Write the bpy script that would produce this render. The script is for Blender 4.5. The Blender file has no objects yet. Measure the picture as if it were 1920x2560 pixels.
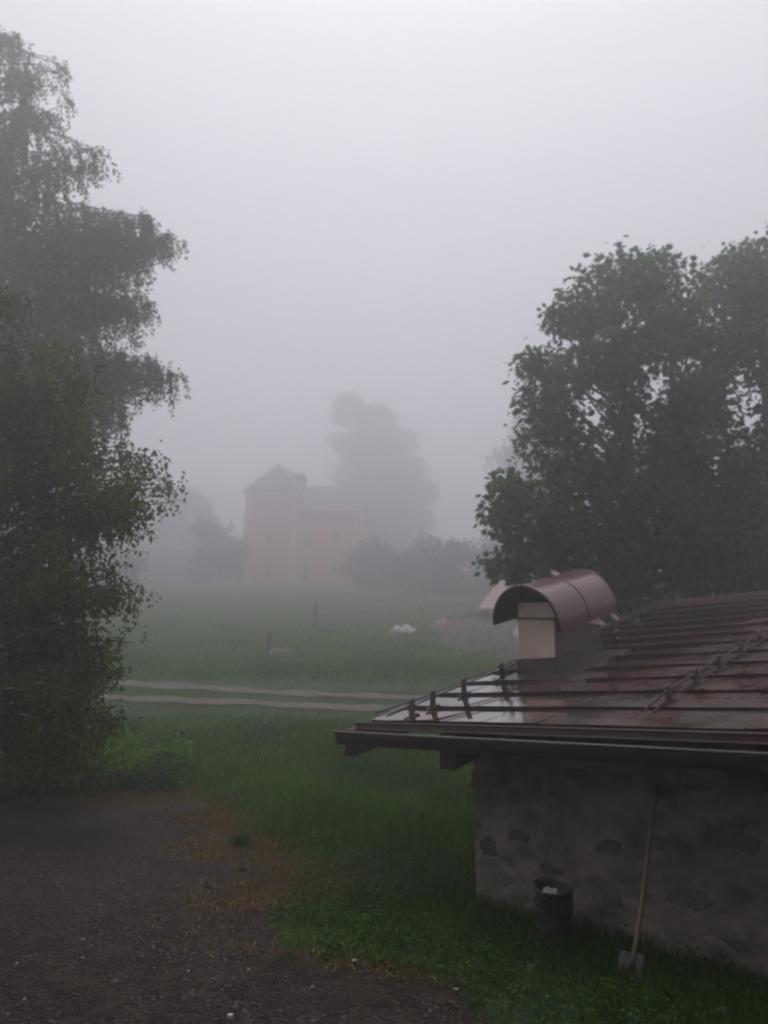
import bpy, math, random
import numpy as np
from mathutils import Vector, Matrix
R = math.radians
sc = bpy.context.scene
rng = np.random.default_rng(7); random.seed(7)

# ------------------------------------------------------------------ camera, world, sun, exposure
CZ = 1.95                                   # eye height above the yard
F, PITCH, ROLL, A, RP = 1857.1, R(14.95), R(.6), R(46.256), R(15.893)
cam_data = bpy.data.cameras.new("camera"); cam = bpy.data.objects.new("camera", cam_data)
sc.collection.objects.link(cam); sc.camera = cam
cam_data.sensor_fit = 'VERTICAL'; cam_data.sensor_height = 24.0; cam_data.lens = F/2560*24
cam_data.clip_start = .1; cam_data.clip_end = 2000
FW = np.array([0, math.cos(PITCH), math.sin(PITCH)]); _r = np.array([1., 0, 0]); _u = np.cross(_r, FW)
RT = _r*math.cos(ROLL)+_u*math.sin(ROLL); UP = _u*math.cos(ROLL)-_r*math.sin(ROLL)
CAM = np.array([0, 0, CZ])
cam.matrix_world = Matrix(((RT[0], UP[0], -FW[0], 0), (RT[1], UP[1], -FW[1], 0), (RT[2], UP[2], -FW[2], CZ), (0, 0, 0, 1)))
cam_data.dof.use_dof = True; cam_data.dof.focus_distance = 6.0; cam_data.dof.aperture_fstop = .9

w = bpy.data.worlds.new("World"); sc.world = w; w.use_nodes = True
nt = w.node_tree; nt.nodes.clear()
sky = nt.nodes.new('ShaderNodeTexSky'); sky.sky_type = 'NISHITA'; sky.sun_disc = False
sky.sun_elevation = R(88); sky.sun_rotation = R(350); sky.air_density = 1.0; sky.dust_density = 6.0
hs = nt.nodes.new('ShaderNodeHueSaturation'); hs.inputs['Saturation'].default_value = .25
bg = nt.nodes.new('ShaderNodeBackground'); bg.inputs['Strength'].default_value = .15
out = nt.nodes.new('ShaderNodeOutputWorld')
nt.links.new(sky.outputs[0], hs.inputs['Color']); nt.links.new(hs.outputs[0], bg.inputs[0]); nt.links.new(bg.outputs[0], out.inputs[0])
sd = bpy.data.lights.new("sun", 'SUN'); sd.energy = .5; sd.angle = R(100); sd.color = (1, .96, .93)
sun = bpy.data.objects.new("sun", sd); sc.collection.objects.link(sun)
_az, _el = R(350), R(88)
sun.rotation_euler = Vector((math.sin(_az)*math.cos(_el), math.cos(_az)*math.cos(_el), math.sin(_el))).to_track_quat('Z', 'Y').to_euler()
sc.view_settings.view_transform = 'Standard'; sc.view_settings.look = 'None'
sc.view_settings.exposure = 0.02; sc.view_settings.gamma = 1
sc.cycles.use_denoising = True
sc.cycles.max_bounces = 12; sc.cycles.volume_bounces = 10; sc.cycles.diffuse_bounces = 2; sc.cycles.glossy_bounces = 2
sc.cycles.transmission_bounces = 2; sc.cycles.transparent_max_bounces = 6
sc.cycles.pixel_filter_type = 'BLACKMAN_HARRIS'; sc.cycles.filter_width = 2.3

# ------------------------------------------------------------------ layout maths
def ray(x, y): return (x-960)/F*RT-(y-1280)/F*UP+FW
def at(x, y, D):                            # point at forward distance D on the sight line of a photo pixel
    v = ray(x, y); return CAM+v*(D/v[1])
HY = np.array([-30, 0, 6, 8, 13.8, 18, 21.2, 24.6, 26.2, 28, 33.5, 115, 140, 300.])
HZ = np.array([-2.1, -2.0, -1.88, -1.82, -1.44, -.64, 0, .62, .98, 1.42, 2.5, 19.05, 23.5, 44.])
def terr(x, y):
    x = np.asarray(x, float); y = np.asarray(y, float)
    z = (np.interp(y-.35, HY, HZ)+np.interp(y+.35, HY, HZ)+np.interp(y, HY, HZ))/3+CZ
    k = np.clip((y-11)/8, 0, 1)*(1-.85*np.clip(1-np.abs(y-23.8)/4.5, 0, 1)**.5)
    z = z+k*(.10*np.sin(x*.55+1.3)*np.sin(y*.47)+.05*np.sin(x*1.3+y*.9)+.03*np.sin(x*2.9-y*1.7))
    z = z+.012*np.sin(x*2.1+.4)*np.sin(y*1.9)
    return z
def G(px, py):                              # where a sight line meets the ground
    v = ray(px, py); v = v/v[1]; t = np.linspace(3, 160, 16000)
    P = CAM[None]+v[None]*t[:, None]; b = P[:, 2] < terr(P[:, 0], P[:, 1])
    i = int(np.argmax(b)) if b.any() else len(t)-1
    return P[i]

# ------------------------------------------------------------------ object helpers
def link(o): sc.collection.objects.link(o); return o
def tag(o, label=None, cat=None, group=None, kind=None):
    if label: o['label'] = label
    if cat: o['category'] = cat
    if group: o['group'] = group
    if kind: o['kind'] = kind
    return o
def empty(name, loc, rz=0):
    o = bpy.data.objects.new(name, None); link(o); o.location = Vector(loc); o.rotation_euler = (0, 0, rz); o.empty_display_size = .3
    return o
class MB:
    def __init__(s): s.v = []; s.f = []; s.m = []
    def add(s, vs, fs, mi=0):
        b = len(s.v); s.v += [tuple(map(float, p)) for p in vs]; s.f += [tuple(b+i for i in f) for f in fs]; s.m += [mi]*len(fs)
    def box(s, a, b, mi=0, M=None):
        x0, y0, z0 = a; x1, y1, z1 = b
        vs = [(x0, y0, z0), (x1, y0, z0), (x1, y1, z0), (x0, y1, z0), (x0, y0, z1), (x1, y0, z1), (x1, y1, z1), (x0, y1, z1)]
        if M is not None: vs = [M@Vector(p) for p in vs]
        s.add(vs, [(0, 3, 2, 1), (4, 5, 6, 7), (0, 1, 5, 4), (1, 2, 6, 5), (2, 3, 7, 6), (3, 0, 4, 7)], mi)
    def hexa(s, vs, mi=0):
        s.add(vs, [(0, 3, 2, 1), (4, 5, 6, 7), (0, 1, 5, 4), (1, 2, 6, 5), (2, 3, 7, 6), (3, 0, 4, 7)], mi)
    def prism(s, poly, y0, y1, mi=0, axis='y'):   # poly in (x,z) extruded along y
        n = len(poly)
        f = (lambda p, t: (p[0], t, p[1])) if axis == 'y' else (lambda p, t: (t, p[0], p[1]))
        vs = [f(p, y0) for p in poly]+[f(p, y1) for p in poly]
        s.add(vs, [tuple(range(n))[::-1], tuple(range(n, 2*n))]+[(i, (i+1) % n, (i+1) % n+n, i+n) for i in range(n)], mi)
    def tube(s, pts, rad, k=8, mi=0, caps=True):
        pts = [Vector(p) for p in pts]; n = len(pts)
        if not hasattr(rad, '__len__'): rad = [rad]*n
        vs = []
        t0 = (pts[1]-pts[0]).normalized(); a = t0.orthogonal().normalized()
        for i, p in enumerate(pts):
            t = (pts[min(i+1, n-1)]-pts[max(i-1, 0)]).normalized()
            a = (a-t*a.dot(t)).normalized(); b = t.cross(a)
            vs += [p+(a*math.cos(2*math.pi*j/k)+b*math.sin(2*math.pi*j/k))*rad[i] for j in range(k)]
        fs = [(i*k+j, i*k+(j+1) % k, (i+1)*k+(j+1) % k, (i+1)*k+j) for i in range(n-1) for j in range(k)]
        if caps: fs += [tuple(range(k))[::-1], tuple(range((n-1)*k, n*k))]
        s.add(vs, fs, mi)
    def build(s, name, mats, parent=None, bevel=0, smooth=False):
        me = bpy.data.meshes.new(name); me.from_pydata(s.v, [], s.f); 
        for m in (mats if isinstance(mats, (list, tuple)) else [mats]): me.materials.append(m)
        me.polygons.foreach_set('material_index', s.m)
        if smooth: me.polygons.foreach_set('use_smooth', [True]*len(s.f))
        me.update(); o = bpy.data.objects.new(name, me); link(o)
        if parent: o.parent = parent
        if bevel:
            bm = o.modifiers.new('bevel', 'BEVEL'); bm.width = bevel; bm.segments = 2; bm.limit_method = 'ANGLE'
        return o
def np_mesh(name, V, n, mat, parent=None, tint=None, faces=None):
    """V: (N*n,3) vertices, every face made of n consecutive ones (or the given faces, k columns)"""
    me = bpy.data.meshes.new(name); V = np.ascontiguousarray(V, dtype=np.float32)
    idx = np.arange(len(V), dtype=np.int32) if faces is None else faces.astype(np.int32).ravel()
    me.vertices.add(len(V)); me.vertices.foreach_set('co', V.ravel())
    k = n; N = len(idx)//k
    me.loops.add(len(idx)); me.loops.foreach_set('vertex_index', idx)
    me.polygons.add(N); me.polygons.foreach_set('loop_start', np.arange(N, dtype=np.int32)*k)
    try: me.polygons.foreach_set('loop_total', np.full(N, k, dtype=np.int32))
    except Exception: pass
    me.update(calc_edges=True)
    if tint is not None:
        at_ = me.attributes.new('tint', 'FLOAT', 'FACE'); at_.data.foreach_set('value', np.asarray(tint, dtype=np.float32))
    me.materials.append(mat); o = bpy.data.objects.new(name, me); link(o)
    if parent: o.parent = parent
    return o

# ------------------------------------------------------------------ materials
def mat(name):
    m = bpy.data.materials.new(name); m.use_nodes = True
    n = m.node_tree; b = n.nodes['Principled BSDF']; return m, n, b
def N(n, t, **k):
    x = n.nodes.new(t)
    for a, v in k.items():
        if a in x.inputs: x.inputs[a].default_value = v
        else: setattr(x, a, v)
    return x
def tc(n, out='Object'):
    return n.nodes.new('ShaderNodeTexCoord').outputs[out]
def noise(n, vec, scale, detail=4, rough=.55, dist=0):
    x = n.nodes.new('ShaderNodeTexNoise'); x.inputs['Scale'].default_value = scale; x.inputs['Detail'].default_value = detail
    x.inputs['Roughness'].default_value = rough; x.inputs['Distortion'].default_value = dist; n.links.new(vec, x.inputs['Vector']); return x.outputs['Fac']
def ramp(n, fac, stops):
    r = n.nodes.new('ShaderNodeValToRGB'); e = r.color_ramp.elements
    while len(e) < len(stops): e.new(.5)
    for i, (p, c) in enumerate(stops):
        e[i].position = p; e[i].color = (c[0], c[1], c[2], 1) if hasattr(c, '__len__') else (c, c, c, 1)
    n.links.new(fac, r.inputs[0]); return r.outputs[0]
def mix(n, fac, a, b, mode='MIX'):
    m = n.nodes.new('ShaderNodeMix'); m.data_type = 'RGBA'; m.blend_type = mode
    for s, v in ((m.inputs[0], fac), (m.inputs[6], a), (m.inputs[7], b)):
        if hasattr(v, 'is_linked') or hasattr(v, 'links'): n.links.new(v, s)
        else: s.default_value = v if not hasattr(v, '__len__') else (*v[:3], 1)
    return m.outputs[2]
def bump(n, b, h, strength=.5, dist=.02):
    x = n.nodes.new('ShaderNodeBump'); x.inputs['Strength'].default_value = strength; x.inputs['Distance'].default_value = dist
    n.links.new(h, x.inputs['Height']); n.links.new(x.outputs[0], b.inputs['Normal'])
def simple(name, c1, c2, scale=6, rough=.7, bs=.3, bd=.01, metal=0, detail=5, coat=0):
    m, n, b = mat(name); v = tc(n); f = noise(n, v, scale, detail)
    n.links.new(ramp(n, f, [(.3, c1), (.7, c2)]), b.inputs['Base Color']); b.inputs['Roughness'].default_value = rough
    b.inputs['Metallic'].default_value = metal
    if coat: b.inputs['Coat Weight'].default_value = coat; b.inputs['Coat Roughness'].default_value = .08
    if bs: bump(n, b, noise(n, v, scale*5, 4), bs, bd)
    return m
def foliage(name, cols, rough=.6, transl=.42):
    m, n, b = mat(name)
    a = n.nodes.new('ShaderNodeAttribute'); a.attribute_name = 'tint'
    c = ramp(n, a.outputs['Fac'], [(i/(len(cols)-1), q) for i, q in enumerate(cols)])
    n.links.new(c, b.inputs['Base Color']); b.inputs['Roughness'].default_value = rough
    b.inputs['Specular IOR Level'].default_value = .12
    t = n.nodes.new('ShaderNodeBsdfTranslucent'); n.links.new(mix(n, 1.0, c, (1.1, 1.25, .6), 'MULTIPLY'), t.inputs[0])
    ms = n.nodes.new('ShaderNodeMixShader'); ms.inputs[0].default_value = transl
    o = n.nodes['Material Output']; n.links.new(b.outputs[0], ms.inputs[1]); n.links.new(t.outputs[0], ms.inputs[2]); n.links.new(ms.outputs[0], o.inputs[0])
    return m

# ground under the grass
m, n, b = mat('meadow_soil'); v = tc(n)
c = mix(n, ramp(n, noise(n, v, .35, 6, .6), [(.35, 0), (.65, 1)]), (.012, .030, .006), (.024, .046, .010))
c = mix(n, ramp(n, noise(n, v, 3.2, 6, .7), [(.45, 0), (.8, .7)]), c, (.008, .016, .004))
n.links.new(c, b.inputs['Base Color']); b.inputs['Roughness'].default_value = .95; bump(n, b, noise(n, v, 9, 6, .7), .9, .08)
M_SOIL = m
# yard: wet dark gravel
m, n, b = mat('wet_gravel'); v = tc(n)
vo = n.nodes.new('ShaderNodeTexVoronoi'); vo.inputs['Scale'].default_value = 44; vo.inputs['Randomness'].default_value = 1; n.links.new(v, vo.inputs['Vector'])
sep = n.nodes.new('ShaderNodeSeparateColor'); n.links.new(vo.outputs['Color'], sep.inputs[0])
c = ramp(n, sep.outputs[0], [(0, (.008, .005, .0045)), (.45, (.027, .0185, .0165)), (.78, (.062, .044, .038)), (.93, (.105, .080, .072)), (1, (.22, .19, .175))])
c = mix(n, ramp(n, noise(n, v, 1.1, 6, .7), [(.36, 0), (.66, .8)]), c, (.016, .012, .008))
c = mix(n, ramp(n, noise(n, v, 5.5, 7, .75), [(.50, 0), (.60, .8)]), c, (.056, .037, .027))
c = mix(n, ramp(n, noise(n, v, 2.1, 6, .75), [(.55, 0), (.64, .7)]), c, (.010, .014, .004))
n.links.new(c, b.inputs['Base Color']); b.inputs['Roughness'].default_value = .7; b.inputs['Specular IOR Level'].default_value = .12
hgt = N(n, 'ShaderNodeMath', operation='ADD'); n.links.new(vo.outputs['Distance'], hgt.inputs[0]); n.links.new(noise(n, v, 6, 7, .75), hgt.inputs[1])
bump(n, b, hgt.outputs[0], 1.0, .042)
M_GRAVEL = m
m, n, b = mat('rut_dirt'); v = tc(n)
c = mix(n, ramp(n, noise(n, v, 2.2, 6, .7), [(.36, 0), (.6, 1)]), (.022, .030, .011), (.088, .070, .055))
c = mix(n, ramp(n, noise(n, v, 9, 5, .7), [(.45, 0), (.7, .7)]), c, (.125, .102, .085))
n.links.new(c, b.inputs['Base Color']); b.inputs['Roughness'].default_value = .85; bump(n, b, noise(n, v, 6, 6, .7), .8, .05)
M_RUT = m
M_DIRTYARD = simple('reddish_dirt', (.016, .019, .011), (.040, .032, .027), 1.2, .9, .5, .05)
m, n, b = mat('loose_pebble'); a = n.nodes.new('ShaderNodeAttribute'); a.attribute_name = 'tint'
n.links.new(ramp(n, a.outputs['Fac'], [(0, (.010, .008, .007)), (.6, (.05, .038, .034)), (.93, (.12, .10, .092)), (1, (.26, .23, .22))]), b.inputs['Base Color']); b.inputs['Roughness'].default_value = .5
M_PEB = m
# barn wall: rough lime mortar over rubble
m, n, b = mat('rubble_mortar'); v = tc(n)
mp = n.nodes.new('ShaderNodeMapping'); mp.inputs['Scale'].default_value = (1.3, 1.3, 2.6); n.links.new(v, mp.inputs[0])
c = mix(n, ramp(n, noise(n, mp.outputs[0], 1.6, 6, .65), [(.32, 0), (.66, 1)]), (.155, .135, .112), (.29, .255, .215))
vo = n.nodes.new('ShaderNodeTexVoronoi'); vo.feature = 'F1'; vo.inputs['Scale'].default_value = 2.0; vo.inputs['Randomness'].default_value = .9; n.links.new(mp.outputs[0], vo.inputs['Vector'])
c = mix(n, ramp(n, vo.outputs['Distance'], [(.18, .35), (.42, 0)]), c, (0.0357, 0.03024, 0.0252))
c = mix(n, ramp(n, noise(n, v, 7, 6, .7), [(.50, 0), (.74, .6)]), c, (0.0315, 0.0273, 0.021))
n.links.new(c, b.inputs['Base Color']); b.inputs['Roughness'].default_value = .95
hgt = N(n, 'ShaderNodeMath', operation='ADD'); n.links.new(noise(n, v, 4.5, 7, .68), hgt.inputs[0]); n.links.new(ramp(n, vo.outputs['Distance'], [(0, .9), (.5, 0)]), hgt.inputs[1])
bump(n, b, hgt.outputs[0], .8, .045)
M_WALL = m
M_STONE = simple('dark_stone', (.090, .080, .066), (.18, .158, .13), 4, .95, .9, .04)
# roof sheets
m, n, b = mat('wet_painted_sheet'); v = tc(n)
a = n.nodes.new('ShaderNodeAttribute'); a.attribute_name = 'tint'
c = ramp(n, a.outputs['Fac'], [(0, (.050, .013, .012)), (.5, (.080, .022, .020)), (.8, (.062, .026, .022)), (1, (.040, .032, .025))])
c = mix(n, ramp(n, noise(n, v, 1.3, 6, .65), [(.42, 0), (.64, .8)]), c, (0.0231, 0.0198, 0.0154))
c = mix(n, ramp(n, noise(n, v, 6, 6, .75), [(.62, 0), (.74, .6)]), c, (0.055, 0.04675, 0.04125))
n.links.new(c, b.inputs['Base Color'])
sx = n.nodes.new('ShaderNodeSeparateXYZ'); n.links.new(v, sx.inputs[0])
ad = N(n, 'ShaderNodeMath', operation='MULTIPLY_ADD'); n.links.new(noise(n, v, 1.7, 5, .6), ad.inputs[0]); ad.inputs[1].default_value = .9; n.links.new(sx.outputs[0], ad.inputs[2])
worn = ramp(n, ad.outputs[0], [(.0, 0), (1, 1)])   # 0..1 over the first metres of the roof: old sheets are duller to the right
mr = n.nodes.new('ShaderNodeMapRange'); mr.inputs[1].default_value = 2.0; mr.inputs[2].default_value = 2.9; n.links.new(ad.outputs[0], mr.inputs[0])
ro = N(n, 'ShaderNodeMath', operation='MULTIPLY_ADD'); n.links.new(mr.outputs[0], ro.inputs[0]); n.links.new(ramp(n, noise(n, v, 3.2, 6, .65), [(.35, .12), (.7, .42)]), ro.inputs[1]); ro.inputs[2].default_value = .06
n.links.new(ro.outputs[0], b.inputs['Roughness']); b.inputs['IOR'].default_value = 1.8
cw = N(n, 'ShaderNodeMath', operation='MULTIPLY_ADD'); n.links.new(mr.outputs[0], cw.inputs[0]); cw.inputs[1].default_value = -.75; cw.inputs[2].default_value = 1.0
n.links.new(cw.outputs[0], b.inputs['Coat Weight']); b.inputs['Coat IOR'].default_value = 2.6; b.inputs['Coat Roughness'].default_value = .04
bump(n, b, noise(n, v, 2.2, 4, .6), .09, .02)
M_ROOF = m
M_TRIM = simple('brown_sheet_trim', (.040, .016, .016), (.062, .026, .025), 3, .35, .15, .01, coat=.35)
M_GUT = simple('dark_gutter', (.016, .008, .008), (.028, .012, .012), 3, .28, .1, .008, coat=.6)
M_CAP = simple('red_sheet_cap', (.048, .0085, .010), (.075, .015, .017), 2.5, .28, .12, .012, coat=.5)
M_SOOTSHADE = simple('soot_and_seam_shade', (.010, .008, .008), (.018, .013, .013), 5, .9)  # sooty cap lining, also the painted shade on the roof course edges
M_CHIM = simple('chimney_render', (.46, .35, .30), (.62, .50, .43), 3.5, .92, .5, .012)
M_SIDEPANEL = simple('chimney_side_panel', (.070, .040, .042), (.10, .062, .062), 3, .5, .2, .01)
M_HOUSEW = simple('shade_house_render', (.22, .20, .18), (.30, .27, .24), 2, .9, .3, .02)
M_CHIMSIDE = M_CHIM
M_FLASH = simple('dark_flashing', (.018, .010, .010), (.034, .016, .015), 4, .4, .1, .01, coat=.4)
M_WOOD = simple('dark_rafter', (.035, .022, .018), (.060, .036, .028), 6, .8, .5, .01)
M_IRON = simple('rusty_iron', (.022, .013, .012), (.05, .026, .022), 12, .6, .3, .004)
M_RAIL = simple('rusty_rail', (.022, .012, .011), (.04, .022, .02), 12, .7, .3, .004)
M_HANDLE = simple('weathered_handle', (0.143, 0.1045, 0.066), (0.22, 0.1705, 0.11), 8, .7, .3, .004)
M_BLADE = simple('muddy_blade', (.040, .034, .030), (.10, .088, .080), 14, .8, .6, .006)
M_BUCKET = simple('rusty_bucket', (.05, .032, .028), (.14, .105, .098), 9, .6, .4, .006, coat=.2)
M_PAPER = simple('white_litter', (0.3, 0.31, 0.34), (0.375, 0.39, 0.42), 4, .6)
M_BARK = simple('grey_bark', (.035, .030, .026), (.075, .066, .056), 7, .9, .9, .03)
m, n, b = mat('birch_bark'); v = tc(n); mp = n.nodes.new('ShaderNodeMapping'); mp.inputs['Scale'].default_value = (1, 1, 6); n.links.new(v, mp.inputs[0])
n.links.new(ramp(n, noise(n, mp.outputs[0], 3, 4), [(.46, (.03, .026, .022)), (.60, (.17, .155, .14))]), b.inputs['Base Color']); b.inputs['Roughness'].default_value = .8
M_BIRCH = m
M_BTWIG = simple('birch_twig', (.03, .022, .018), (.06, .045, .036), 8, .85, 0)
M_PLASTER_R = simple('red_plaster', (.34, .095, .095), (.40, .13, .125), .6, .9, .2, .03)
M_PLASTER_W = simple('cream_plaster', (.34, .27, .22), (.42, .34, .28), .8, .9, .2, .03)
M_PLASTER_P = simple('faded_plaster', (.30, .18, .155), (.37, .235, .20), .8, .9, .2, .03)
M_SLATE = simple('grey_roof_tiles', (.07, .07, .075), (.11, .11, .115), 2.5, .8, .4, .05)
M_WIN = simple('dark_window', (.02, .022, .026), (.035, .038, .042), 2, .25, 0)
M_SALMON = simple('new_clay_tiles', (.30, .205, .185), (.37, .26, .235), 2.2, .8, .5, .04)
M_SHED = simple('grey_boards', (.14, .125, .12), (.20, .18, .17), 3, .9, .4, .03)
M_REDTARP = simple('red_tarpaulin', (.13, .055, .052), (.18, .075, .072), 2, .6, .3, .03)
M_WHITE = simple('white_sheeting', (.24, .25, .26), (.34, .35, .37), 2, .6, .4, .05)
M_POST = simple('dark_post_wood', (.03, .024, .02), (.06, .05, .04), 8, .9, .5, .02)
M_CONC = simple('pale_concrete', (.34, .33, .31), (.42, .41, .39), 6, .9, .3, .02)
F_MAPLE = foliage('maple_leaves', [(.010, .036, .007), (.022, .072, .011), (.042, .118, .015), (.075, .165, .022)])
F_BIRCH = foliage('birch_leaves', [(.022, .042, .010), (.036, .064, .013), (.052, .088, .017), (.076, .112, .022)])
F_NEAR = foliage('olive_leaves', [(.024, .044, .006), (.050, .078, .010), (.088, .118, .013), (.135, .155, .018)])
F_FAR = foliage('far_leaves', [(.010, .020, .012), (.016, .028, .016), (.026, .040, .020)])
F_GRASS = foliage('grass_blades', [(.018, .050, .003), (.048, .118, .008), (.092, .195, .015), (.15, .26, .035)], .75, .40)
F_DRY = foliage('dry_grass', [(.11, .070, .031), (.18, .120, .058), (.27, .19, .10)], .8, .25)
F_WEED = foliage('weed_leaves', [(.010, .036, .004), (.020, .070, .006), (.042, .115, .010), (.085, .18, .022)], .5, .38)

# ------------------------------------------------------------------ ground, yard, track
def sheet(name, X, Y, Z, mat_, kind='structure'):
    ny, nx = X.shape; V = np.stack([X, Y, Z], -1).reshape(-1, 3)
    i = np.arange(ny-1)[:, None]*nx+np.arange(nx-1)[None]
    Fc = np.stack([i, i+1, i+nx+1, i+nx], -1).reshape(-1, 4)
    o = np_mesh(name, V, 4, mat_, faces=Fc); o.data.polygons.foreach_set('use_smooth', [True]*len(Fc)); o['kind'] = kind
    return o
ys = np.concatenate([np.arange(-18, 4, 1.), np.arange(4, 40, .2), np.arange(40, 251, 1.)])
xs = np.concatenate([np.arange(-160, -24, 2.), np.arange(-24, 24, .25), np.arange(24, 161, 2.)])
X, Y = np.meshgrid(xs, ys); sheet('ground', X, Y, terr(X, Y), M_SOIL)

# edge of the gravel yard, traced once along the real ground
YE = [(-700, 1990), (-200, 2000), (0, 2006), (170, 1996), (345, 1984), (440, 1986), (510, 2012), (555, 2050), (600, 2092), (690, 2140), (740, 2165),
      (752, 2210), (706, 2268), (665, 2335), (740, 2384), (835, 2418), (985, 2432), (1110, 2466), (1160, 2512), (1230, 2580), (1330, 2760), (1500, 3300)]
yard = [G(*p)[:2] for p in YE]
def densify(P, step=.08, amp=.07):
    o = []
    for a_, b_ in zip(P[:-1], P[1:]):
        k = max(2, int(np.linalg.norm(b_-a_)/step))
        for t in np.arange(k)/k: o.append(a_*(1-t)+b_*t)
    o = np.array(o+[P[-1]]); s = np.cumsum(np.r_[0, np.linalg.norm(np.diff(o, axis=0), axis=1)])
    o[:, 0] += amp*(np.sin(s*5.1)+.7*np.sin(s*11.3+1)+.5*np.sin(s*23+2))*.6; o[:, 1] += amp*(np.sin(s*6.3+2)+.7*np.sin(s*13.7)+.5*np.sin(s*27))*.8
    return o
edge = densify(np.array(yard)); edge_poly = np.vstack([edge, [[edge[-1][0], 1.0]], [[-16, 1.0]], [[-16, edge[0][1]]]])
def inside(P, poly):
    x, y = P[:, 0], P[:, 1]; c = np.zeros(len(P), bool); n_ = len(poly)
    for i in range(n_):
        x1, y1 = poly[i]; x2, y2 = poly[(i+1) % n_]
        if y1 == y2: continue
        k = ((y1 > y) != (y2 > y)) & (x < (x2-x1)*(y-y1)/(y2-y1)+x1); c ^= k
    return c
gx, gy = np.meshgrid(np.arange(-16, 4.5, .06), np.arange(1.0, 16, .06))
cen = np.stack([gx[:-1, :-1]+.03, gy[:-1, :-1]+.03], -1).reshape(-1, 2)
keep = inside(cen, edge_poly)
nx = gx.shape[1]; i = np.arange(gx.shape[0]-1)[:, None]*nx+np.arange(nx-1)[None]
Fc = np.stack([i, i+1, i+nx+1, i+nx], -1).reshape(-1, 4)[keep]
used = np.unique(Fc); remap = -np.ones(gx.size, int); remap[used] = np.arange(len(used))
Vg = np.stack([gx, gy, terr(gx, gy)+.018+.012*np.sin(gx*7+gy*3)*np.sin(gy*6-gx*2)+rng.normal(0, .004, gx.shape)], -1).reshape(-1, 3)[used]
yd = np_mesh('gravel_yard', Vg, 4, M_GRAVEL, faces=remap[Fc]); yd['kind'] = 'structure'; yd.data.polygons.foreach_set('use_smooth', [True]*len(Fc))

def strip(name, pts, wid, mat_, dz=.03, seed=0):
    P = densify(np.array([G(*p)[:2] for p in pts]), .3, .015); d = np.gradient(P, axis=0); d /= np.linalg.norm(d, axis=1)[:, None]
    nn = np.stack([-d[:, 1], d[:, 0]], 1); ww = wid*(1+.25*np.sin(np.arange(len(P))*.9+seed)+.15*np.sin(np.arange(len(P))*2.3))
    t = np.linspace(-.5, .5, 6); XY = P[:, None]+nn[:, None]*ww[:, None, None]*t[None, :, None]
    return sheet(name, XY[..., 0], XY[..., 1], terr(XY[..., 0], XY[..., 1])+dz+.02*(np.abs(t)[None]*2)**2*0, mat_), P
t1, RUT1 = strip('dirt_track', [(-500, 1650), (0, 1688), (231, 1702), (450, 1718), (687, 1733), (1007, 1745), (1300, 1752), (1700, 1756)], .85, M_RUT, .03, 0)
t2, RUT2 = strip('dirt_track', [(-500, 1712), (0, 1735), (312, 1747), (500, 1756), (687, 1763), (983, 1771), (1300, 1776), (1700, 1779)], .85, M_RUT, .03, 3)
yd2 = [(1080, 1562), (1130, 1556), (1250, 1556), (1400, 1560), (1600, 1570)]
P0 = np.array([G(*p)[:2] for p in yd2]); P1 = np.array([G(*p)[:2] for p in [(1130, 1640), (1180, 1655), (1260, 1668), (1400, 1676), (1600, 1680)]])
t = np.linspace(0, 1, 14)[:, None, None]; tt = np.linspace(0, 4, 30)
Pa = np.stack([np.interp(tt, range(5), P0[:, k]) for k in (0, 1)], 1); Pb = np.stack([np.interp(tt, range(5), P1[:, k]) for k in (0, 1)], 1)
XY = Pb[None]*(1-t)+Pa[None]*t; sheet('farm_yard', XY[..., 0], XY[..., 1], terr(XY[..., 0], XY[..., 1])+.05, M_DIRTYARD)

# ------------------------------------------------------------------ stone barn with the wet sheet roof
E_ = np.array([math.cos(A), -math.sin(A), 0]); DH = np.array([math.sin(A), math.cos(A), 0])
_o = ray(939.86, 1804.8); O = CAM+_o/np.linalg.norm(_o)*8.125
def bw(u, v_, z): return O+E_*u+DH*v_+np.array([0, 0, z])     # barn frame -> world
def onwall(px, py, V0):                                        # photo pixel -> barn frame on the plane v = V0
    v_ = ray(px, py); P0_ = O+DH*V0; P = CAM+v_*np.dot(P0_-CAM, DH)/np.dot(v_, DH); q = P-O
    return q@E_, q@DH, q[2]
def onroof(px, py):
    nn = np.cross(E_, DH*math.cos(RP)+np.array([0, 0, math.sin(RP)])); v_ = ray(px, py); P = CAM+v_*np.dot(O-CAM, nn)/np.dot(v_, nn); q = P-O
    return q@E_, q@DH, q[2]
barn = empty('stone_barn', O, -A)
tag(barn, 'low rubble-stone barn with a wet brown sheet roof and a barrel-capped chimney', 'barn')
TR = math.tan(RP); CS = .541; NC = 13; VR = NC*CS*math.cos(RP); ZR = VR*TR; UL = 9.0; VW = .62
ZB = -2.1
# walls (closed box with gable prisms)
b_ = MB(); vb = 2*VR-VW
b_.prism([(VW, ZB), (vb, ZB), (vb, VW*TR-.30), (VR, ZR-.30), (VW, VW*TR-.30)], .80, UL-.5, 0, 'x')
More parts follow.
